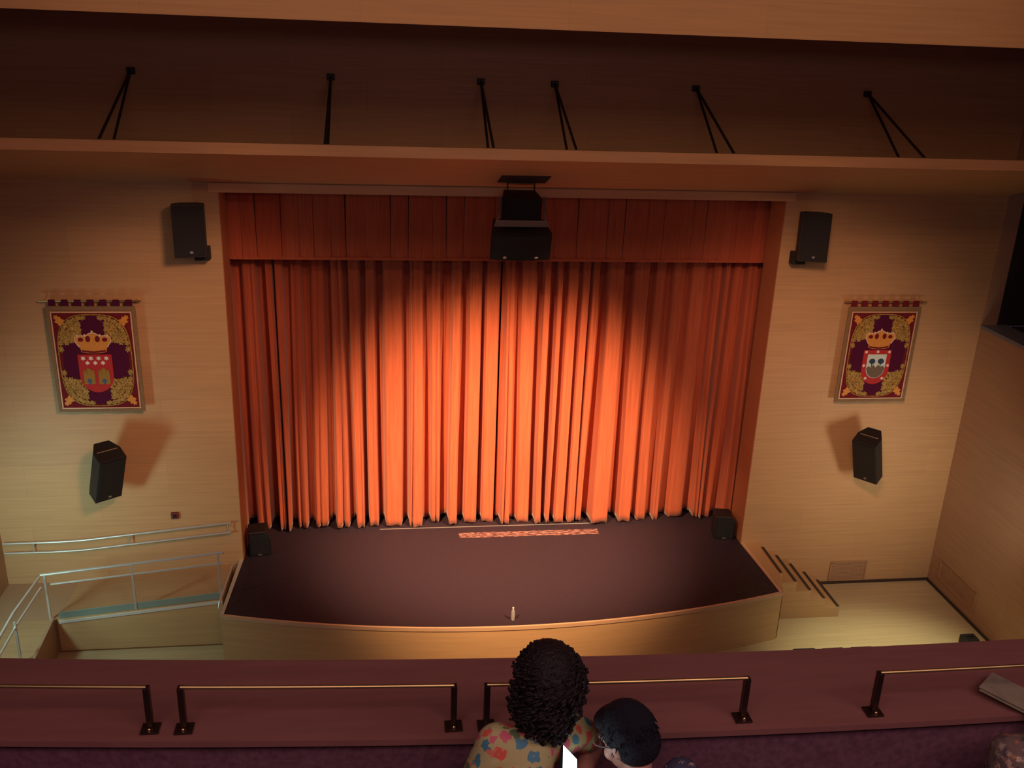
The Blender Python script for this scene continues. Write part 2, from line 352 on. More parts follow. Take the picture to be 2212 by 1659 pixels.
# wooden steps at the right end of the stage
sp_ = thing('stage_steps', (5.9, -.6, 0), 'wood steps going down from stage right end to the hall floor, dark edge strips', 'stairs')
for k in range(5):
    x1 = 5.20 + .315 * k; xa = 4.87 if k == 0 else x1 - .315
    y0 = -1.16
    if k == 0: B().prism([(4.872, -.006), (4.932, y0), (x1, y0), (x1, -.006)], 'z', 0, SZ).build('step', M['maple'], sp_)
    else: B().span((xa, y0, 0), (x1, -.006, SZ - .2 * k)).build('step', M['maple'], sp_)
    B().span((x1 - .045, y0 + .03, SZ - .2 * k - .004), (x1 + .006, -.18, SZ - .2 * k + .012)).build('edge_strip', M['nosing'], sp_)
B().prism([(4.968, -1.76), (5.15, -1.162), (4.937, -1.162)], 'z', 0, SZ - .002).build('corner_block', M['maple'], sp_)

# ------------------------------------------------------------------ curtains
def curtain(name, xa, xb, z0, z1, yb, seed, label, depth=.36, wmin=.17, wmax=.42, nz=46, flare=.0, mate=None, hem=.04):
    rnd = random.Random(seed)
    edges = [xa]
    while edges[-1] < xb: edges.append(edges[-1] + rnd.uniform(wmin, wmax) * (1.7 if rnd.random() < .12 else 1))
    sc = (xb - xa) / (edges[-1] - xa); edges = [xa + (e - xa) * sc for e in edges]
    n = len(edges) - 1
    dr = [rnd.uniform(-.09, .09) for _ in edges]; dr[0] = dr[-1] = 0
    amp = [rnd.uniform(.55, 1.25) * depth for _ in range(n)]
    sk = [rnd.uniform(.35, .65) for _ in range(n)]; off = [rnd.uniform(-.05, .05) for _ in range(n)]
    hz = [rnd.uniform(-1, 1) * hem for _ in range(n + 1)]
    fl = [rnd.uniform(.4, .95) for _ in range(n)]; mid = [rnd.uniform(.3, .7) for _ in range(n)]; dbl = [rnd.random() < .35 for _ in range(n)]
    per = 26
    b2 = bmesh.new(); rows = []
    for j in range(nz + 1):
        t = j / nz                      # 0 bottom 1 top
        row = []
        for i in range(n):
            e0 = edges[i] + dr[i] * (1 - t) ** 1.2; e1 = edges[i + 1] + dr[i + 1] * (1 - t) ** 1.2
            A = amp[i] * (.5 + .5 * (1 - t))
            for k in range(per if i < n - 1 else per + 1):
                u = k / per
                x = e0 + (e1 - e0) * u
                rw = .16 + .17 * (fl[i] - .4) / .55; dd = abs(u - .5)
                e = min(1, max(0, (dd - rw) / .15)); s = 1 - e * e * (3 - 2 * e)
                if dbl[i]: s -= .35 * math.exp(-((u - mid[i]) / .05) ** 2) * (.4 + .6 * (1 - t))
                s += .06 * math.sin(3 * PI * u + off[i] * 40)
                y = yb - A * (s - .5) + off[i] * (1 - t) + .02 * math.sin(x * 2.1 + t * 3)
                x += .02 * math.sin(t * 5 + i * 1.7) * math.sin(PI * u) * (1 - t)
                hzz = hz[i] * (1 - u) + hz[i + 1] * u
                z = z0 + (z1 - z0) * t + ((hzz - .02 * s) * (1 - t) if t < .2 else hzz * (1 - t) * .5)
                row.append(b2.verts.new((x, y, z)))
        rows.append(row)
    for r0, r1 in zip(rows, rows[1:]):
        for k in range(len(r0) - 1): b2.faces.new((r0[k], r0[k + 1], r1[k + 1], r1[k]))
    bb = B(); bb.bm.free(); bb.bm = b2
    o = bb.build(name, M['velvet'], smooth=True)
    md = o.modifiers.new('thick', 'SOLIDIFY'); md.thickness = .006
    tag(o, label, 'curtain', 'stage curtain halves')
    return o
curtain('stage_curtain', -5.3, .015, 1.055, 7.9, 1.27, 3, 'left half of the orange-red velvet stage curtain, hanging in deep pleats')
curtain('stage_curtain', .022, 5.5, 1.055, 7.9, 1.18, 11, 'right half of the orange-red velvet stage curtain, hanging in deep pleats')
# valance with box pleats
def valance():
    rnd = random.Random(5)
    xa, xb, z0, z1, yb = -5.3, 5.3, 6.50, 8.3, .76
    xs = [xa]
    while xs[-1] < xb: xs.append(xs[-1] + rnd.choice([.25, .30, .36, .42]))
    b2 = bmesh.new(); cols = []
    for i, x in enumerate(xs[:-1]):
        wd = xs[i + 1] - x; g = .02; dd = .13 + rnd.random() * .05
        for u, y in ((0, 0), (g, -.006), (wd * .5, -.02 - rnd.random() * .01), (wd - g, -.006), (wd - .034, .0), (wd - .030, dd), (wd - .004, dd)):
            cols.append((x + u, yb + y, i))
    sway = [rnd.uniform(-.03, .03) for _ in xs]
    rows = []
    for j in range(9):
        t = j / 8; rows.append([b2.verts.new((x + sway[i] * t, y + .01 * math.sin(t * 3 + i), z0 + (z1 - z0) * t)) for x, y, i in cols])
    for r0, r1 in zip(rows, rows[1:]):
        for k in range(len(r0) - 1): b2.faces.new((r0[k], r0[k + 1], r1[k + 1], r1[k]))
    bb = B(); bb.bm.free(); bb.bm = b2
    o = bb.build('curtain_valance', M['velvet'])
    md = o.modifiers.new('thick', 'SOLIDIFY'); md.thickness = .008
    tag(o, 'dark red pleated valance hanging across the top of the stage opening', 'valance')
    B().span((-4.75, .722, 6.50), (4.75, .735, 6.545)).build('hem_band', M['velvet'], o)
valance()

# ------------------------------------------------------------------ canopy hangers
def hanger(x, label):
    t = thing('canopy_hanger', (x, 0, 9.6), label, 'hanger rod', 'steel rods holding the canopy')
    for yy in (-2.15, -1.45):
        B().tube([(x, -.04, 9.60), (x, yy, 8.79 + (yy + 2.2) * -.17)], .021, 8).build('rod', M['iron'], t)
    B().span((x - .06, -.07, 9.54), (x + .06, 0, 9.64), bev=.008).build('wall_anchor', M['iron'], t)
for x, l in ((-5.96, 'leftmost pair of dark rods rising from the canopy to the upper wall'),
             (-2.96, 'second pair of dark rods from the left, above the canopy'),
             (-.60, 'pair of dark rods just left of the hanging speaker cluster, above the canopy'),
             (.60, 'pair of dark rods just right of the hanging speaker cluster, above the canopy'),
             (2.96, 'second pair of dark rods from the right, above the canopy'),
             (5.96, 'rightmost pair of dark rods rising from the canopy to the upper wall')):
    hanger(x, l)

# ------------------------------------------------------------------ loudspeakers
def cabinet(bb, w_, d_, h_, taper=.55, M_=None):
    """speaker box, front face toward -y, rear narrower"""
    pts = [(-w_ / 2, -d_ / 2), (w_ / 2, -d_ / 2), (w_ / 2, d_ * .05), (w_ * taper / 2, d_ / 2), (-w_ * taper / 2, d_ / 2), (-w_ / 2, d_ * .05)]
    bb.prism(pts, 'z', -h_ / 2, h_ / 2)
def wall_speaker(loc, rx, rz, w_, d_, h_, label, bracket_top=True, side=0):
    t = thing('wall_speaker', loc, label, 'loudspeaker', 'black loudspeakers on the side walls')
    rot = (math.radians(rx), 0, math.radians(rz))
    bb = B(); cabinet(bb, w_, d_, h_); o = bb.build('cabinet', M['black'], t, world=False); o.rotation_euler = rot
    md = o.modifiers.new('b', 'BEVEL'); md.width = .012; md.segments = 2
    g = B().span((-w_ * .46, -d_ / 2 - .012, -h_ * .47), (w_ * .46, -d_ / 2 + .004, h_ * .47), bev=.006).build('front_grille', M['grille'], o, world=False)
    B().prism([(.028 * math.cos(a * PI / 6), .022 * math.sin(a * PI / 6)) for a in range(12)], 'y', -d_ / 2 - .02, -d_ / 2 - .01).build('badge', M['badge'], o, world=False).location = (0.01, 0, -h_ * .40)
    # bracket back to the wall
    yb = -loc[1]
    B().box((0, yb * .55, 0), (.05, yb * .9, .05)).build('wall_bracket', M['black'], t, world=False)
    B().box((0, yb - .012, 0), (.14, .02, .24), bev=.004).build('wall_plate', M['black'], t, world=False)
    return t, rot
up_l, _ = wall_speaker((-5.22, -.36, 7.22), -5, 10, .50, .42, .83, 'black loudspeaker on the wall beside the curtain top, upper left', 1)
up_r, _ = wall_speaker((5.19, -.36, 7.22), -5, -12, .50, .42, .83, 'black loudspeaker on the wall beside the curtain top, upper right', 1)
for t, s in ((up_l, 1), (up_r, -1)):
    B().box((s * .15, .13, -.40), (.24, .16, .22), bev=.01).build('mounting_yoke', M['black'], t, world=False)
lo_l, _ = wall_speaker((-6.90, -.50, 3.10), 24, 38, .46, .46, .98, 'black loudspeaker on the left wall below the two-castle banner')
lo_r, _ = wall_speaker((6.90, -.50, 3.10), 24, -50, .46, .46, .98, 'black loudspeaker on the right wall below the white-shield banner')
for t, s in ((lo_l, -1), (lo_r, 1)):
    o = [c for c in t.children if c.name.startswith('cabinet')][0]
    B().box((0, .0, .492), (.34, .02, .006)).build('top_strap', M['badge'], o, world=False)

# central cluster
t = thing('hanging_speaker', (.06, -.42, 7.25), 'black speaker cluster hanging under the canopy at the centre, small box above a wide one', 'loudspeaker')
bb = B()
arc = [(-.50 + 1.0 * i / 12, -.27 - .05 * (1 - ((i - 6) / 6) ** 2)) for i in range(13)]
bb.prism(arc + [(.42, .25), (-.42, .25)], 'z', -.25, .23)
o = bb.build('lower_cabinet', M['black'], t, world=False); o.location = (0, 0, -.10); o.rotation_euler = (math.radians(15), 0, 0)
for sx in (-.26, .26): B().ell((sx, -.325, -.19), (.035, .015, .022)).build('badge', M['badge'], o, world=False)
g = B(); g.prism([(x * .96, y - .012) for x, y in arc] + [(x * .96, y + .01) for x, y in arc[::-1]], 'z', -.22, .20); g.build('front_grille', M['grille'], o, world=False)
bb = B(); bb.prism([(-.33, -.2), (.33, -.2), (.26, .2), (-.26, .2)], 'z', -.17, .19)
o = bb.build('upper_cabinet', M['grille'], t, world=False); o.location = (0, .02, .44); o.rotation_euler = (math.radians(12), 0, 0)
fr = B()
for s in (-1, 1): fr.tube([(s * .36, -.20, .62), (s * .37, -.22, .30), (s * .44, -.24, .14)], .017, 8)
fr.box((0, -.22, .185), (.86, .05, .11), bev=.01)
fr.build('hanging_frame', mat('frame_grey', (.20, .15, .13), .5, metal=.3), t, world=False)
for s in (-1, 1): B().tube([(s * .22, 0, .55), (s * .22, 0, .82)], .012, 6).build('suspension_wire', M['iron'], t, world=False)
# slot in the sloping soffit above it
def soff(y): return 8.64 + (y + 2.22) * (7.92 - 8.64) / 2.22
sl = B(); sl.prism([(-1.05, soff(-1.05) - .012), (-.50, soff(-.50) - .012), (-.50, soff(-.50) + .02), (-1.05, soff(-1.05) + .02)], 'x', -.34, .44)
tag(sl.build('soffit_slot', M['dark']), 'dark slot in the canopy underside just above the hanging speaker cluster', 'slot')

# stage floor speakers
def floor_speaker(x, y, label, rz):
    t = thing('floor_speaker', (x, y, SZ), label, 'loudspeaker', 'black boxes at the curtain ends')
    bb = B(); bb.prism([(-.20, 0), (.20, 0), (.20, .34), (.12, .5), (-.20, .5)][0:4] + [(-.20, .5)], 'y', -.19, .19)
    o = bb.build('cabinet', M['black'], t, world=False); md = o.modifiers.new('b', 'BEVEL'); md.width = .012
    B().span((-.17, -.203, .05), (.17, -.188, .45), bev=.004).build('front_grille', M['grille'], t, world=False)
    B().span((-.05, -.212, .03), (.03, -.20, .05)).build('badge', M['badge'], t, world=False)
    t.rotation_euler = (0, 0, rz); return t
floor_speaker(-4.53, .30, 'black speaker box on the stage floor at the left end of the curtain', .15)
floor_speaker(4.54, .36, 'black speaker box on the stage floor at the right end of the curtain', -.15)

# ------------------------------------------------------------------ banners
def gp(cx, cz, pts, sc=1): return [(cx + a * sc, cz + b_ * sc) for a, b_ in pts]
def star(cx, cz, r, n=6, rot=0):
    return [(cx + (r if k % 2 == 0 else r * .48) * math.sin(PI * k / n + rot), cz + (r if k % 2 == 0 else r * .48) * math.cos(PI * k / n + rot)) for k in range(2 * n)]
def banner(x, label, kind):
    t = thing('banner', (x, -.06, 5.0), label, 'banner', 'heraldic banners on the stage wall')
    Wd, Zt, Zb = .70, .90, -.95
    y = -.07
    # gently rippled cloth
    b2 = bmesh.new(); nx, nz = 30, 30; rows = []
    for j in range(nz + 1):
        z = Zb + (Zt - Zb) * j / nz
        rows.append([b2.verts.new((-Wd + 2 * Wd * i / nx, y + .008 * math.sin(i * .8) * (1 - j / nz), z)) for i in range(nx + 1)])
    for r0, r1 in zip(rows, rows[1:]):
        for k in range(nx): b2.faces.new((r0[k], r0[k + 1], r1[k + 1], r1[k]))
    bb = B(); bb.bm.free(); bb.bm = b2; cl = bb.build('cloth', M['braid'], t, world=False)
    md = cl.modifiers.new('s', 'SOLIDIFY'); md.thickness = .02; md.offset = 0
    y = -.092
    B().span((-.62, y, -.875), (.62, y + .01, .80)).build('inner_field', M['maroon'], cl, world=False)
    ed = B()
    for (a, c_) in (((-.635, -.869), (-.615, .794)), ((.615, -.869), (.635, .794)), ((-.635, -.89), (.635, -.87)), ((-.635, .795), (.635, .815))):
        ed.span((a[0], y - .006, a[1]), (c_[0], y + .004, c_[1]))
    ed.build('gold_border', M['edge_wood'], cl, world=False)
    # purple medallion field + thin gold oval
    oct_ = [(-.52, -.40), (-.16, -.80), (.16, -.80), (.52, -.40), (.52, .34), (.16, .74), (-.16, .74), (-.52, .34)]
    B().prism(oct_, 'y', y - .008, y).build('medallion_field', M['purple'], cl, world=False)
    ov = B(); pts = []
    for k in range(65):
        a = 2 * PI * k / 64; c_, s_ = math.cos(a), math.sin(a)
        pts.append((.575 * math.copysign(abs(c_) ** .62, c_), y - .012, -.035 + .80 * math.copysign(abs(s_) ** .62, s_)))
    ov.tube(pts, .010, 6); ov.build('gold_oval', M['gold'], cl, world=False)
    # corner foliage scrolls
    for sx in (-1, 1):
        for sz in (-1, 1):
            r = random.Random(4); bb = B(); cz = -.035
            def leaf(px, pz, a, L, Wl):
                P = []
                for k in range(18):
                    q = 2 * PI * k / 18; rr = (1, .62, .86)[k % 3]
                    u_, v_ = L * math.cos(q) * rr, Wl * math.sin(q) * rr
                    P.append((sx * (px + u_ * math.cos(a) - v_ * math.sin(a)), cz + sz * (pz + u_ * math.sin(a) + v_ * math.cos(a))))
                bb.prism(P, 'y', y - .016 - .006 * r.random(), y - .006)
            for k in range(11):
                q = k / 10; a0 = math.radians(8 + 74 * q)
                px = .565 * math.cos(a0) ** .6; pz = .785 * math.sin(a0) ** .6
                leaf(px - .035, pz - .035, a0 + PI / 2 + r.uniform(-.5, .5), .062, .046)
                if 1 < k < 9: leaf(px - .10, pz - .11, a0 + r.uniform(-.8, .8), .070, .052)
                if 2 < k < 8: leaf(px - .16, pz - .17, a0 + r.uniform(-.9, .9), .066, .046)
                if k in (4, 5, 6): leaf(px - .22, pz - .24, a0 + r.uniform(-.5, .5), .06, .035)
            fb = B(); keep = bb; bb = fb
            leaf(.50, .69, .85, .095, .075); leaf(.545, .75, .9, .05, .045)
            bb.build('corner_flower', M['orange_gold'], cl, world=False); bb = keep
            # curled tendrils
            for (qx, qz, rr) in ((.30, .60, .055), (.44, .46, .05), (.36, .50, .04)):
                sp = []
                for k in range(16):
                    a = k * .55; rad = rr * (1 - k / 18); sp.append((sx * (qx + rad * math.cos(a)), y - .02, cz + sz * (qz + rad * math.sin(a))))
                bb.tube(sp, .008, 5)
            bb.build('corner_foliage', M['gold'], cl, world=False)
    # crown
    cx, cz = -.015, .29
    cr = [(-.20, -.17), (-.10, -.19), (0, -.195), (.10, -.19), (.20, -.17), (.22, -.08), (.28, .02), (.28, .09), (.20, .12), (.11, .11), (.06, .15), (0, .17), (-.06, .15), (-.11, .11), (-.20, .12), (-.28, .09), (-.28, .02), (-.22, -.08)]
    cw = B().prism(gp(cx, cz, cr, .98), 'y', y - .020, y - .006).build('crown', M['orange_gold'], cl, world=False)
    hl = B()
    for hx, hz, ra, rb in ((-.19, .05, .042, .035), (-.075, .06, .038, .055), (.075, .06, .038, .055), (.19, .05, .042, .035)):
        hl.prism([(cx + hx + ra * math.cos(k * PI / 6), cz + hz + rb * math.sin(k * PI / 6)) for k in range(12)], 'y', y - .024, y - .018)
    hl.prism(gp(cx, cz, [(-.19, -.16), (0, -.185), (.19, -.16), (.19, -.13), (0, -.155), (-.19, -.13)]), 'y', y - .024, y - .018)
    hl.build('crown_opening', M['maroon'], cl, world=False)
    ol = B(); ol.tube([(cx + a * 1.0, y - .022, cz + c_ * 1.0) for a, c_ in cr[5:18]], .011, 6)
    for bx, bz in ((0, .19), (-.12, .13), (.12, .13), (-.24, .125), (.24, .125)): ol.ell((cx + bx, y - .022, cz + bz), (.018, .01, .018), seg=8, ring=6)
    ol.build('crown_pearls', M['crown_white'], cl, world=False)
    # shield
    shp = [(-.27, .08), (.27, .08), (.27, -.28)] + [(.27 * math.cos(a * PI / 12), -.30 - .29 * math.sin(a * PI / 12)) for a in range(1, 12)] + [(-.27, -.28)]
    shp = gp(cx, 0, shp)
    sh = B().prism(shp, 'y', y - .020, y - .006).build('shield', M['shield_red'], cl, world=False)
    if kind == 'castles':
        for k in range(7):
            px, pz = ((-.185 + .123 * k, .015) if k < 4 else (-.123 + .123 * (k - 4), -.065))
            B().prism(star(cx + px, pz, .044, 6), 'y', y - .027, y - .019).build('white_star', M['white'], t, world=False)
        for s in (-1, 1):
            kx = cx + s * .118; cs = B(); Y0, Y1 = y - .028, y - .018
            def rc(x0_, z0_, x1_, z1_): cs.prism([(kx + x0_, z0_), (kx + x1_, z0_), (kx + x1_, z1_), (kx + x0_, z1_)], 'y', Y0, Y1)
            rc(-.09, -.44, .09, -.27); rc(-.085, -.27, -.035, -.21); rc(.035, -.27, .085, -.21); rc(-.03, -.27, .03, -.17)
            for m_ in (-.08, -.045, .04, .072): rc(m_ - .008, -.21, m_ + .012, -.19)
            for m_ in (-.022, 0, .02): rc(m_ - .006, -.17, m_ + .006, -.155)
            cs.build('gold_castle', M['castle'], sh, world=False)
            d = B(); d.prism([(kx + .034 * math.cos(a * PI / 8), -.38 + .034 * math.sin(a * PI / 8)) for a in range(16)], 'y', Y0 - .006, Y0 + .002)
            d.prism([(kx - .012, -.44), (kx + .012, -.44), (kx + .012, -.39), (kx - .012, -.39)], 'y', Y0 - .005, Y0 + .003)
            d.build('blue_gate', M['blue'], sh, world=False)
    else:
        B().prism(gp(cx, 0, [(-.185, .0), (.185, .0), (.185, -.26)] + [(.185 * math.cos(a * PI / 10), -.27 - .20 * math.sin(a * PI / 10)) for a in range(1, 10)] + [(-.185, -.26)]), 'y', y - .026, y - .018).build('inner_shield', M['pale_blue'], sh, world=False)
        hil = [(-.18, -.27), (-.14, -.23), (-.09, -.26), (-.05, -.20), (0, -.26), (.05, -.20), (.09, -.25), (.14, -.22), (.18, -.27)]
        B().prism(gp(cx, 0, hil + [(.17 * math.cos(a * PI / 10), -.28 - .18 * math.sin(a * PI / 10)) for a in range(1, 10)]), 'y', y - .031, y - .025).build('hills', M['hill'], sh, world=False)
        for s in (-1, 1):
            tr = B(); px = cx + s * .085
            tr.prism([(px + .056 * (1 + .12 * (k % 2)) * math.cos(k * PI / 9), -.135 + .048 * (1 + .12 * (k % 2)) * math.sin(k * PI / 9)) for k in range(18)], 'y', y - .034, y - .025)
            tr.prism([(px - .006, -.24), (px + .006, -.24), (px + .006, -.184), (px - .006, -.184)], 'y', y - .033, y - .024)
            tr.build('round_tree', M['navy'], sh, world=False)
        for px, pz in ((-.225, .045), (0, .05), (.225, .045), (-.235, -.22), (.235, -.22), (-.165, -.47), (.165, -.47)):
            B().prism(star(cx + px, pz, .036, 6), 'y', y - .027, y - .019).build('white_star', M['white'], t, world=False)
    # hanging rod with loops
    B().tube([(-.80, -.05, .985), (.80, -.05, .985)], .012, 8).build('hanging_rod', M['brass'], t, world=False)
    for k in range(7):
        lx = -.60 + .2 * k
        B().span((lx - .055, -.075, .89), (lx + .055, -.028, 1.005), bev=.012).build('hanging_loop', M['purple'] if kind == 'castles' else M['maroon'], t, world=False)
    for s in (-1, 1): B().span((s * .72 - .01, -.05, .96), (s * .72 + .01, .058, 1.0)).build('rod_bracket', M['brass'], t, world=False)
    return t
banner(-6.93, 'maroon and gold banner on the left wall, crowned red shield with two castles and stars', 'castles')
banner(6.90, 'maroon and gold banner on the right wall, pale shield with two trees', 'trees')

# ------------------------------------------------------------------ small wall items
t = thing('wall_box', (-5.94, 0, 1.97), 'small dark red box on the left wall above the handrail', 'wall box')
B().box((0, -.02, 0), (.13, .04, .13), bev=.008).build('box_body', M['switch'], t, world=False)
B().box((0, -.045, 0), (.06, .012, .06), bev=.004).build('button', M['black'], t, world=False)
def grille_w(loc, rz, w_, h_, label):
    t = thing('wall_vent', loc, label, 'vent', 'wooden vents low on the walls')
    f = B()
    for z in (-h_ / 2, h_ / 2): f.box((0, -.012, z), (w_, .024, .035))
    for x in (-w_ / 2, w_ / 2): f.box((x, -.012, 0), (.035, .024, h_))
    f.build('frame', M['vent'], t, world=False)
    s_ = B()
    n = int(h_ / .03)
    for k in range(1, n): s_.box((0, -.008, -h_ / 2 + h_ * k / n), (w_, .012, .010), rot=Matrix.Rotation(.5, 4, 'X'))
    s_.build('slats', M['vent'], t, world=False)
    B().box((0, -.002, 0), (w_, .003, h_)).build('backing', M['hemw'], t, world=False)
    t.rotation_euler = (0, 0, rz)
grille_w((7.16, 0, .29), 0, .76, .42, 'rectangular wood slatted vent low on the wall right of the stage steps')
grille_w((RX, -.98, .49), -PI / 2, 1.22, .42, 'long slatted vent low on the right side wall near the corner')

# ------------------------------------------------------------------ ramp on the left
RY = -1.2
rp = thing('access_ramp', (-6.5, -.6, 0), 'sloping wood ramp with pale metal kerb going down left from the stage', 'ramp')
B().prism([(-7.75, 0), (-5.0, 0), (-5.0, .93), (-7.75, .66)], 'y', RY, -.004).build('ramp_body', M['ramp'], rp)
B().prism([(-RX + .004, -1.2), (-7.752, -1.2), (-7.752, -.004), (-RX + .004, -.004)], 'z', 0, .66).build('landing', M['hemw'], rp)
# second leg, running toward the audience along the left wall
b2 = B(); b2.prism([(-1.204, 0), (-1.204, .66), (-5.6, .16), (-5.6, 0)], 'x', -RX + .004, -7.80); b2.build('lower_flight', M['ramp'], rp)
def kerb(p, q, name='kerb'):
    p, q = Vector(p), Vector(q); b = B()
    d = (q - p); L = d.length; rot = d.to_track_quat('X', 'Z').to_matrix().to_4x4()
    b.box((p + q) / 2, (L, .05, .075), rot=rot, bev=.006); return b
def kerb_plate(z0, z1, y0, y1, m, name):
    b = B(); b.prism([(-7.72, .64 + z0), (-5.0, .92 + z0), (-5.0, .92 + z1), (-7.72, .64 + z1)], 'y', y0, y1); b.build(name, m, rp)
kerb_plate(.035, .155, RY - .005, RY + .02, M['alu_teal'], 'kerb_plate')
kerb_plate(-.035, .015, RY - .05, RY - .033, M['alu'], 'kerb_trim')
kerb((-7.80, -1.25, .70), (-7.84, -5.5, .21)).build('kerb', M['hemw'], rp)
face = B(); face.prism([(-7.75, .05), (-5.0, .05), (-5.0, .94), (-7.75, .67)], 'y', RY - .03, RY - .002); face.build('side_panel', M['fascia'], rp)

def rail_tube(t, pts, name, r=.02): return B().tube(pts, r, 10).build(name, M['steel'], t)
t = thing('ramp_railing', (-6.5, RY, .8), 'free-standing steel railing with two bars along the outer edge of the ramp', 'railing')
zt = lambda x: 1.54 + (x + 7.9) * (1.86 - 1.54) / 3.0
def zr(x): return .76 + (x + 7.7) * .1
rail_tube(t, [(-7.92, RY, zt(-7.92)), (-4.92, RY, zt(-4.92))], 'top_bar', .024)
rail_tube(t, [(-7.78, RY, zt(-7.78) - .20), (-4.94, RY, zt(-4.94) - .20)], 'lower_bar', .018)
for x in (-7.86, -6.45, -5.02):
    B().box((x, RY, (zr(x) + zt(x)) / 2 - .04), (.035, .03, zt(x) - zr(x) + .08)).build('post', M['steel'], t)
t = thing('ramp_railing', (-7.95, -2.5, .5), 'steel railing with two bars at the far left, going down toward the seats', 'railing')
rail_tube(t, [(-7.92, RY - .06, 1.53), (-8.02, -2.2, 1.46), (-8.12, -5.2, 1.10)], 'top_bar', .022)
rail_tube(t, [(-7.92, RY - .06, 1.33), (-8.00, -2.2, 1.24), (-8.10, -5.2, .90)], 'lower_bar', .018)
for x, y in ((-8.0, -2.25), (-8.06, -3.7), (-8.1, -5.15)):
    zb = .66 + (y + 1.2) * (.5 / 4.4); B().box((x, y, zb + .39), (.035, .035, .80)).build('post', M['steel'], t)
t = thing('wall_handrail', (-6.8, -.08, 1.6), 'double steel handrail fixed on the left wall above the ramp', 'handrail')
for dz, nm in ((0, 'top_bar'), (-.195, 'lower_bar')):
    rail_tube(t, [(-8.9, -.08, 1.53 + dz), (-8.0, -.08, 1.535 + dz), (-7.55, -.08, 1.555 + dz), (-4.97, -.08, 1.825 + dz)], nm, .020)
for x, z in ((-8.4, 1.53), (-6.75, 1.64), (-5.02, 1.82)):
    B().tube([(x, -.08, z), (x, -.08, z - .195)], .012, 8).build('link_post', M['steel'], t)
    B().tube([(x, -.08, z - .10), (x, 0, z - .10)], .010, 8).build('wall_bracket', M['steel'], t)
t = thing('stage_guard', (-4.9, -1.0, SZ), 'thin steel guard bar along the left edge of the stage floor', 'railing')
rail_tube(t, [(-4.99, -1.62, SZ + .02), (-4.98, -1.55, SZ + .12), (-4.93, -.35, SZ + .12), (-4.92, -.28, SZ + .02)], 'guard_bar', .016)

# bottle on the stage
t = thing('water_bottle', (-.058, -2.28, SZ), 'small clear bottle standing near the front edge of the stage floor', 'bottle')
B().lathe((0, 0, 0), [(.001, 0), (.032, .002), (.034, .02), (.034, .15), (.026, .185), (.013, .205), (.012, .222)], 16).build('bottle_body', M['plastic'], t, world=False, smooth=True)
B().cyl((0, 0, .222), .015, .022, 12).build('cap', M['white'], t, world=False)
# black box at the right wall
t = thing('equipment_case', (8.50, -2.24, 0), 'small black case on the hall floor against the right side wall', 'case')
B().box((0, 0, .09), (.28, .22, .18), bev=.02).build('case_body', M['black'], t, world=False)
B().tube([(-.06, 0, .18), (-.06, 0, .20), (.06, 0, .20), (.06, 0, .18)], .008, 6).build('handle', M['black'], t, world=False)
# front-row hall seats whose tops peek above the parapet
def hall_seat(x, y, z_top, label):
    t = thing('hall_seat', (x, y, 0), label, 'seat', 'dark seats in the hall')
    B().box((0, -.12, z_top - .27), (.40, .07, .54), rot=None, bev=.034).build('backrest', M['seat'], t, world=False)
    B().box((0, .10, .42), (.40, .44, .10), bev=.03).build('seat_cushion', M['seat'], t, world=False)
    for s in (-1, 1): B().box((s * .22, .04, .31), (.03, .40, .62), bev=.01).build('side_panel', M['black'], t, world=False)
    return t
HALL_SEATS = ((4.62, -3.36, 1.02, 'dark seat top showing above the balcony ledge, nearest the stage steps'), (5.12, -3.36, 1.005, 'dark seat top showing above the balcony ledge, second from the stage steps'), (5.62, -3.36, 1.0, 'dark seat top showing above the balcony ledge, third from the stage steps'))
for a in HALL_SEATS: hall_seat(*a)

# ------------------------------------------------------------------ balcony
PZ = 8.013
def far(x): return -12.87 + .0145 * x * x
def near(x): return -13.322 + .0145 * x * x
def strip(fa, fb, z0, z1, n=60, X=RX - .005):
    b = B(); xs = [-X + 2 * X * i / n for i in range(n + 1)]
    b.prism([(x, fa(x)) for x in xs] + [(x, fb(x)) for x in xs[::-1]], 'z', z0, z1); return b
pp = thing('balcony_parapet', (0, -13.1, PZ), 'wide curved dark reddish wood balcony ledge below the stage view', 'parapet')
strip(lambda x: near(x) + .0245, lambda x: far(x) - .0185, PZ - .022, PZ - .002).build('ledge_top', M['dark_wood'], pp)
strip(lambda x: far(x) - .018, far, PZ - .07, PZ + .004).build('far_nosing', M['dark_wood'], pp)
strip(near, lambda x: near(x) + .024, PZ - .020, PZ + .004).build('near_nosing', M['dark_wood'], pp)
strip(lambda x: near(x) + .03, lambda x: near(x) + .10, 7.2, PZ - .023).build('inner_face', M['carpet'], pp)
strip(lambda x: far(x) - .10, lambda x: far(x) - .03, 6.8, PZ - .023).build('outer_face', M['dark_wood'], pp)
b = B(); xs = [-RX + .005 + 2 * (RX - .005) * i / 60 for i in range(61)]
b.prism([(x, far(x) - .1) for x in xs] + [(RX - .005, -18.4), (-RX + .005, -18.4)], 'z', 6.9, 7.199); struct('floor_balcony', b, M['carpet'])
b = B(); b.span((-RX, -18.4, 7.199), (RX, -14.7, 8.1)); struct('floor_upper_row', b, M['carpet'])

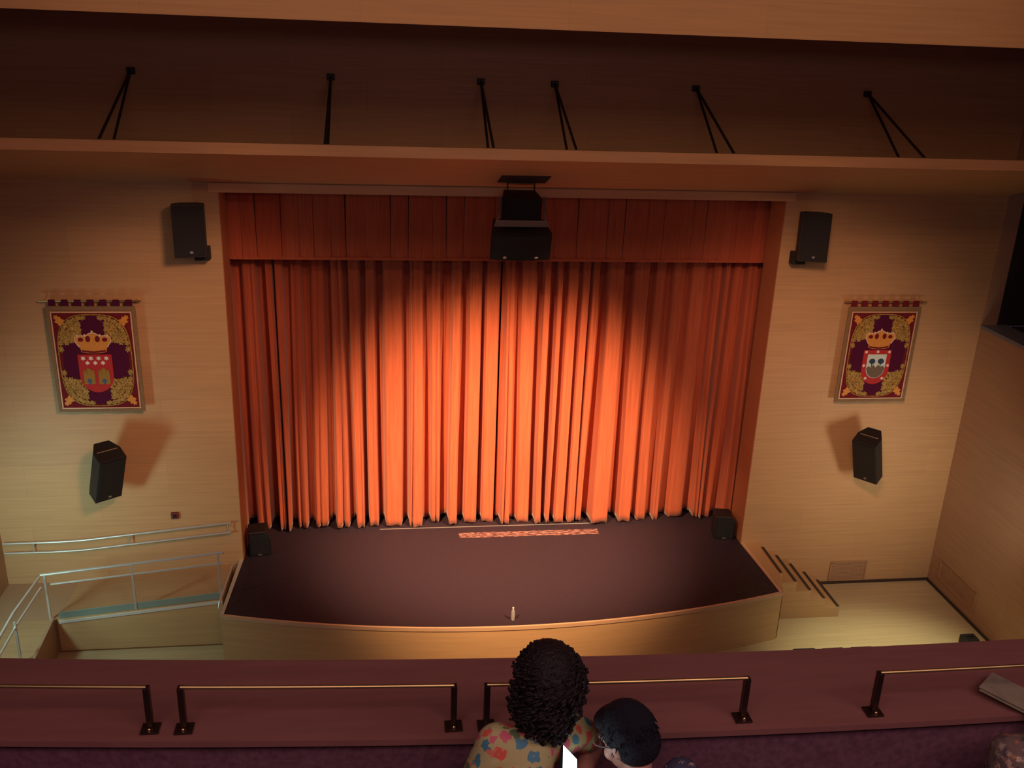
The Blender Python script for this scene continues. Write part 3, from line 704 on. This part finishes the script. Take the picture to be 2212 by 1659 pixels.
def guard(xa, xb, label):
    cx = (xa + xb) / 2; y = lambda x: near(x) + .066
    t = thing('guard_rail', (cx, y(cx), PZ), label, 'guard rail', 'low metal rails on the balcony ledge')
    zt = PZ + .176
    n = 8; pts = [(xa + (xb - xa) * k / n, y(xa + (xb - xa) * k / n), zt) for k in range(n + 1)]
    b = B(); b.tube(pts, .0068, 12)
    b.build('top_bar', M['bronze_bar'], t)
    for x in (xa, xb):
        B().box((x, y(x), PZ + .089), (.021, .026, .178), bev=.003).build('post', M['bronze'], t)
        B().box((x, y(x), PZ + .004), (.062, .055, .008), bev=.002).build('base_plate', M['bronze'], t)
        B().lathe((x + .0, y(x) - .020, PZ + .006), [(.0075, 0), (.0075, .008), (.005, .014), (.001, .016)], 12).build('fixing_bolt', M['brass'], t, smooth=True)
M['bronze_bar'] = mat('satin_bar', (0.52, 0.40, 0.17), 0.42, metal=1.0)
guard(-3.92, -2.972, 'low metal guard rail on the balcony ledge at the far left edge')
guard(-2.858, -1.930, 'low metal guard rail on the balcony ledge between far left rail and curly-haired person')
guard(-1.815, -.885, 'low metal guard rail on the balcony ledge behind the two people')
guard(-.385, .56, 'low metal guard rail on the balcony ledge at the far right edge')

# paper on the ledge
t = B(); t.prism([(.085, -13.175), (.165, -13.150), (.33, -13.30), (.20, -13.375)], 'z', 0, .004)
b = B(); b.box((0, 0, 0), (.15, .30, .003)); b.box((.004, .01, .004), (.146, .29, .003), rot=Matrix.Rotation(.06, 4, 'Y'))
o = b.build('paper_sheet', M['paper']); o.location = (.215, -13.275, PZ + .024); o.rotation_euler = (math.radians(3), 0, math.radians(38)); tag(o, 'pale folded paper sheet lying on the balcony ledge at the right edge', 'paper')
t.bm.free()
# mottled cloth bag at the lower right corner
t = thing('cloth_bag', (.135, -13.54, 7.2), 'speckled patterned cloth bag standing behind the balcony ledge at lower right corner', 'bag')
bb = B(); bb.box((0, 0, .445), (.42, .17, .89), bev=.05); o = bb.build('bag_body', M['mottle'], t, world=False, smooth=True)
for s in (-1, 1): B().tube([(s * .05 - .05, .0, .88), (s * .05 - .06, 0, .92), (s * .05, 0, .94), (s * .05 + .06, 0, .92), (s * .05 + .05, 0, .88)], .008, 6).build('handle', M['mottle'], t, world=False)

# ------------------------------------------------------------------ people
def remesh(o, vs=.006, sm=6):
    md = o.modifiers.new('r', 'REMESH'); md.mode = 'VOXEL'; md.voxel_size = vs; md.use_smooth_shade = True
    m2 = o.modifiers.new('s', 'SMOOTH'); m2.factor = .6; m2.iterations = sm
def RotTo(yaw, pitch, roll=0):
    """head frame: +y face forward, z up; yaw left positive, pitch down positive"""
    return Matrix.Rotation(yaw, 4, 'Z') @ Matrix.Rotation(-pitch, 4, 'X') @ Matrix.Rotation(roll, 4, 'Y')
def head_parts(b, c, R4, s=1.0):
    c = Vector(c)
    def P(x, y, z): return c + (R4 @ Vector((x * s, y * s, z * s)))
    def E(p, r, rot=None): b.ell(P(*p), [q * s for q in r], rot=R4 if rot is None else R4 @ rot)
    E((0, -.01, .02), (.075, .093, .100)); E((0, .02, -.045), (.062, .072, .072)); E((0, .045, -.085), (.035, .035, .028))
    E((0, .088, -.018), (.012, .022, .026)); E((0, .078, .008), (.010, .016, .03)); E((-.012, .085, -.03), (.010, .012, .008)); E((.012, .085, -.03), (.010, .012, .008))
    E((0, .078, -.062), (.026, .014, .008)); E((0, .077, -.072), (.022, .014, .008))
    for q in (-1, 1):
        E((q * .074, -.005, -.012), (.010, .022, .032)); E((q * .030, .070, .030), (.028, .016, .010)); E((q * .042, .050, -.03), (.028, .03, .028))
        E((q * .031, .071, .010), (.014, .012, .009))
    return P
def hand_parts(b, wrist, dirv, palm_n, s=1.0, curl=.9, mirror=1):
    """palm, four fingers of unequal length and a thumb leaving the side of the palm"""
    d = Vector(dirv).normalized(); n = Vector(palm_n); n = (n - d * n.dot(d)).normalized(); sd = d.cross(n) * mirror
    w0 = Vector(wrist)
    rot = Matrix((sd, d, n)).transposed().to_4x4()
    b.ell(w0 + d * .048 * s, (.038 * s, .052 * s, .015 * s), rot=rot)
    for k, (off, L) in enumerate(((-.027, .068), (-.009, .078), (.009, .073), (.027, .056))):
        p = w0 + d * .088 * s + sd * off * s; dd = d.copy()
        for seg, f in enumerate((.42, .33, .25)):
            dd = (Matrix.Rotation(curl * (.35 + .25 * seg + .05 * k), 3, sd * mirror) @ dd).normalized()
            q = p + dd * L * f * s; b.caps(p, q, .0088 * s, .0078 * s, 10); p = q
    p = w0 + d * .028 * s - sd * .030 * s
    q = p + (d * .6 - sd * .75 + n * .25).normalized() * .034 * s; b.caps(p, q, .012 * s, .010 * s, 10)
    q2 = q + (d * .95 - sd * .1 + n * .4).normalized() * .03 * s; b.caps(q, q2, .010 * s, .008 * s, 10)

def person(label, hip, chest, neck, headc, R4, sh, elbows, wrists, handdirs, floor_z, s, extra=None):
    b = B(); hip, chest, neck = Vector(hip), Vector(chest), Vector(neck)
    b.ell(hip, (.165 * s, .125 * s, .11 * s)); b.caps(hip, chest, .125 * s, .135 * s)
    b.ell(chest, (.165 * s, .105 * s, .14 * s)); b.caps(chest, neck, .10 * s, .06 * s)
    for S in sh: b.caps(neck - Vector((0, 0, .03 * s)), S, .05 * s, .05 * s)
    b.caps(neck, Vector(headc) + R4 @ Vector((0, -.02, -.05 * s)), .05 * s, .048 * s)
    head_parts(b, headc, R4, s)
    for S, E, W_, (dv, pn, mi) in zip(sh, elbows, wrists, handdirs):
        b.caps(S, E, .048 * s, .038 * s); b.caps(E, W_, .038 * s, .026 * s); hand_parts(b, W_, dv, pn, s, mirror=mi)
    for q in (-1, 1):
        h = hip + Vector((q * .09 * s, .02, -.03)); k = Vector((h.x + q * .02, h.y + .40 * s, hip.z - .01)); a = Vector((k.x, k.y - .03, floor_z + .09))
        b.caps(h, k, .085 * s, .058 * s); b.caps(k, a, .056 * s, .036 * s); b.caps(a, a + Vector((0, .15 * s, -.055)), .038 * s, .026 * s)
        b.caps(a + Vector((0, -.03, -.05)), a + Vector((0, .10 * s, -.06)), .03 * s, .03 * s)
    root = b.build('person', M['skin'], smooth=True); remesh(root, .0055)
    tag(root, label, 'person'); return root
FZ = 7.2
# woman with curly hair
hw = Vector((-1.655, -13.455, 8.395)); Rw = RotTo(-.25, .45, .12)
SL, SR = (-1.822, -13.545, 8.225), (-1.545, -13.44, 8.165)
woman = person('person with curly dark hair in a floral dress, leaning toward the balcony ledge',
    (-1.86, -13.98, FZ + .53), (-1.79, -13.70, 7.99), (-1.69, -13.54, 8.245), hw, Rw,
    [SL, SR], [(-1.90, -13.56, 7.93), (-1.47, -13.38, 8.045)], [(-1.84, -13.42, 7.78), (-1.575, -13.60, 8.04)],
    [((.6, .5, 0), (0, 0, -1), 1), ((-.25, -.2, .6), (.2, -1, -.4), -1)], FZ, .96)
b = B()
b.ell((-1.86, -13.96, 7.76), (.20, .17, .15)); b.caps((-1.86, -13.93, 7.80), (-1.80, -13.70, 8.0), .15, .145)
b.ell((-1.79, -13.67, 8.06), (.155, .12, .15)); b.caps((-1.78, -13.64, 8.11), (-1.70, -13.56, 8.21), .12, .070)
b.caps((-1.73, -13.57, 8.20), SL, .072, .067); b.caps(SL, (-1.895, -13.575, 8.03), .067, .070)
b.caps((-1.68, -13.53, 8.19), SR, .066, .058); b.caps(SR, (-1.515, -13.42, 8.13), .058, .058)
for q in (-1, 1): b.caps((-1.86 + q * .10, -13.93, 7.74), (-1.86 + q * .12, -13.55, 7.72), .12, .10)
d = b.build('floral_dress', M['floral'], woman, world=True); remesh(d, .008, 10)
# curly hair: lumpy volume plus many spiral curls
b = B(); r = random.Random(2); hc = hw + Vector((.0, -.035, .005))
b.ell(hc + Vector((0, .008, .016)), (.096, .122, .122)); b.ell(hc + Vector((-.010, -.04, -.055)), (.094, .085, .085))
for k in range(460):
    v = Vector((r.gauss(0, 1), r.gauss(0, 1), r.gauss(0, 1))).normalized()
    if v.y > .6 and v.z < .3: continue
    p = hc + Vector((v.x * .090, v.y * .110 + .006, v.z * (.132 if v.z > 0 else .118)))
    if v.z < 0: p += Vector((-.012, -.02, -.025 * (-v.z)))
    ax = (v * .6 + Vector((0, 0, -.8))).normalized(); a = ax.orthogonal().normalized(); c_ = ax.cross(a); rr = r.uniform(.007, .013); L = r.uniform(.03, .06); ph = r.uniform(0, 6)
    b.tube([p + ax * L * q / 9 + (a * math.cos(q * 1.3 + ph) + c_ * math.sin(q * 1.3 + ph)) * rr for q in range(10)], .0045, 5)
hair = b.build('curly_hair', M['hair'], woman, smooth=True)
# second person, short dark hair, head bowed over a phone
h2 = Vector((-1.405, -13.55, 8.225)); R2 = RotTo(.75, .55)
man = person('person with short black hair and glasses, bowed over a lit phone, lower middle',
    (-1.30, -13.98, FZ + .50), (-1.33, -13.78, 7.92), (-1.375, -13.655, 8.075), h2, R2,
    [(-1.50, -13.64, 7.99), (-1.235, -13.62, 8.12)], [(-1.545, -13.56, 7.84), (-1.18, -13.56, 7.86)], [(-1.525, -13.44, 7.93), (-1.36, -13.44, 7.90)],
    [((0, -.1, 1), (-.3, -1, 0), 1), ((-.8, .2, .3), (0, -1, 0), -1)], FZ, .93)
b = B()
b.ell((-1.30, -13.96, 7.72), (.18, .15, .13)); b.caps((-1.30, -13.94, 7.75), (-1.34, -13.76, 7.94), .14, .145); b.caps((-1.34, -13.76, 7.94), (-1.37, -13.68, 8.02), .11, .07)
for S, E in (((-1.50, -13.64, 7.99), (-1.54, -13.59, 7.90)), ((-1.235, -13.62, 8.125), (-1.19, -13.56, 7.95))):
    b.caps((-1.36, -13.69, 8.01), S, .07, .058); b.caps(S, E, .058, .055)
d = b.build('patterned_shirt', M['plaid'], man); remesh(d, .008, 10)
b = B()
for q in (-1, 1): b.caps((-1.30 + q * .10, -13.9, 7.66), (-1.30 + q * .11, -13.60, 7.67), .10, .08); b.caps((-1.30 + q * .11, -13.60, 7.67), (-1.30 + q * .11, -13.63, 7.32), .078, .06)
d = b.build('trousers', M['seat'], man); remesh(d, .01, 6)
b = B()
def H2(x, y, z): return h2 + (R2 @ Vector((x, y, z)))
b.ell(H2(0, -.022, .033), (.082, .092, .093), rot=R2); b.ell(H2(0, -.035, -.015), (.078, .078, .075), rot=R2); b.ell(H2(0, .03, .075), (.066, .055, .035), rot=R2)
r = random.Random(9)
for k in range(420):
    v = Vector((r.gauss(0, 1), r.gauss(0, 1) - .4, r.gauss(0, 1) + .5)).normalized()
    p = H2(v.x * .080, -.022 + v.y * .090, .028 + v.z * .090); dv = (R2 @ (v * .5 + Vector((0, .3, -.6)))).normalized()
    b.tube([p, p + dv * .018], [.0035, .001], 4)
b.build('short_hair', M['hair2'], man, smooth=True)
b = B()
for q in (-1, 1):
    b.tube([H2(q * .033 + .021 * math.cos(a * PI / 8), .094, .012 + .017 * math.sin(a * PI / 8)) for a in range(17)], .0018, 6)
    b.tube([H2(q * .054, .094, .014), H2(q * .076, .06, .014), H2(q * .080, -.005, .006)], .002, 6)
b.tube([H2(-.012, .096, .014), H2(.012, .096, .014)], .0018, 6)
b.build('glasses', M['glass'], man)
# phone
e1 = (-.0102 * R_ - .1095 * U_ - .133 * F_); e2 = (.0496 * R_ - .0686 * U_ + .0526 * F_)
l1, l2 = e1.length, e2.length; n1 = e1.normalized(); n2 = (e2 - n1 * e2.dot(n1)).normalized(); nz = n2.cross(n1)
if nz.dot(F_) > 0: n2 = -n2; nz = -nz; corner = -1
else: corner = 1
n2t = n2 * corner
pc = Vector((-1.6155, -13.55, 8.216)) + e1 / 2 + n2t * l2 / 2
t = thing('phone', pc, 'phone with bright bluish white screen held between the two people', 'phone')
B().box((0, 0, 0), (l2, l1, .009), bev=.004).build('phone_body', M['phone'], t, world=False)
B().box((0, 0, .0047), (l2 - .008, l1 - .010, .0012)).build('screen', M['screen'], t, world=False)
t.rotation_euler = Matrix((n2, n1, n2.cross(n1))).transposed().to_euler()
# the seats they sit on
def theatre_seat(x, label):
    t = thing('theatre_seat', (x, -14.0, FZ), label, 'seat', 'balcony seats')
    B().box((0, .02, .38), (.46, .44, .10), bev=.03).build('seat_cushion', M['seat'], t, world=False)
    B().box((0, -.26, .58), (.46, .07, .55), bev=.03).build('backrest', M['seat'], t, world=False)
    for s in (-1, 1): B().box((s * .17, 0, .17), (.04, .36, .34)).build('leg', M['black'], t, world=False)
theatre_seat(-1.84, 'dark balcony seat under the person in the floral dress')
theatre_seat(-1.26, 'dark balcony seat under the person with short black hair')
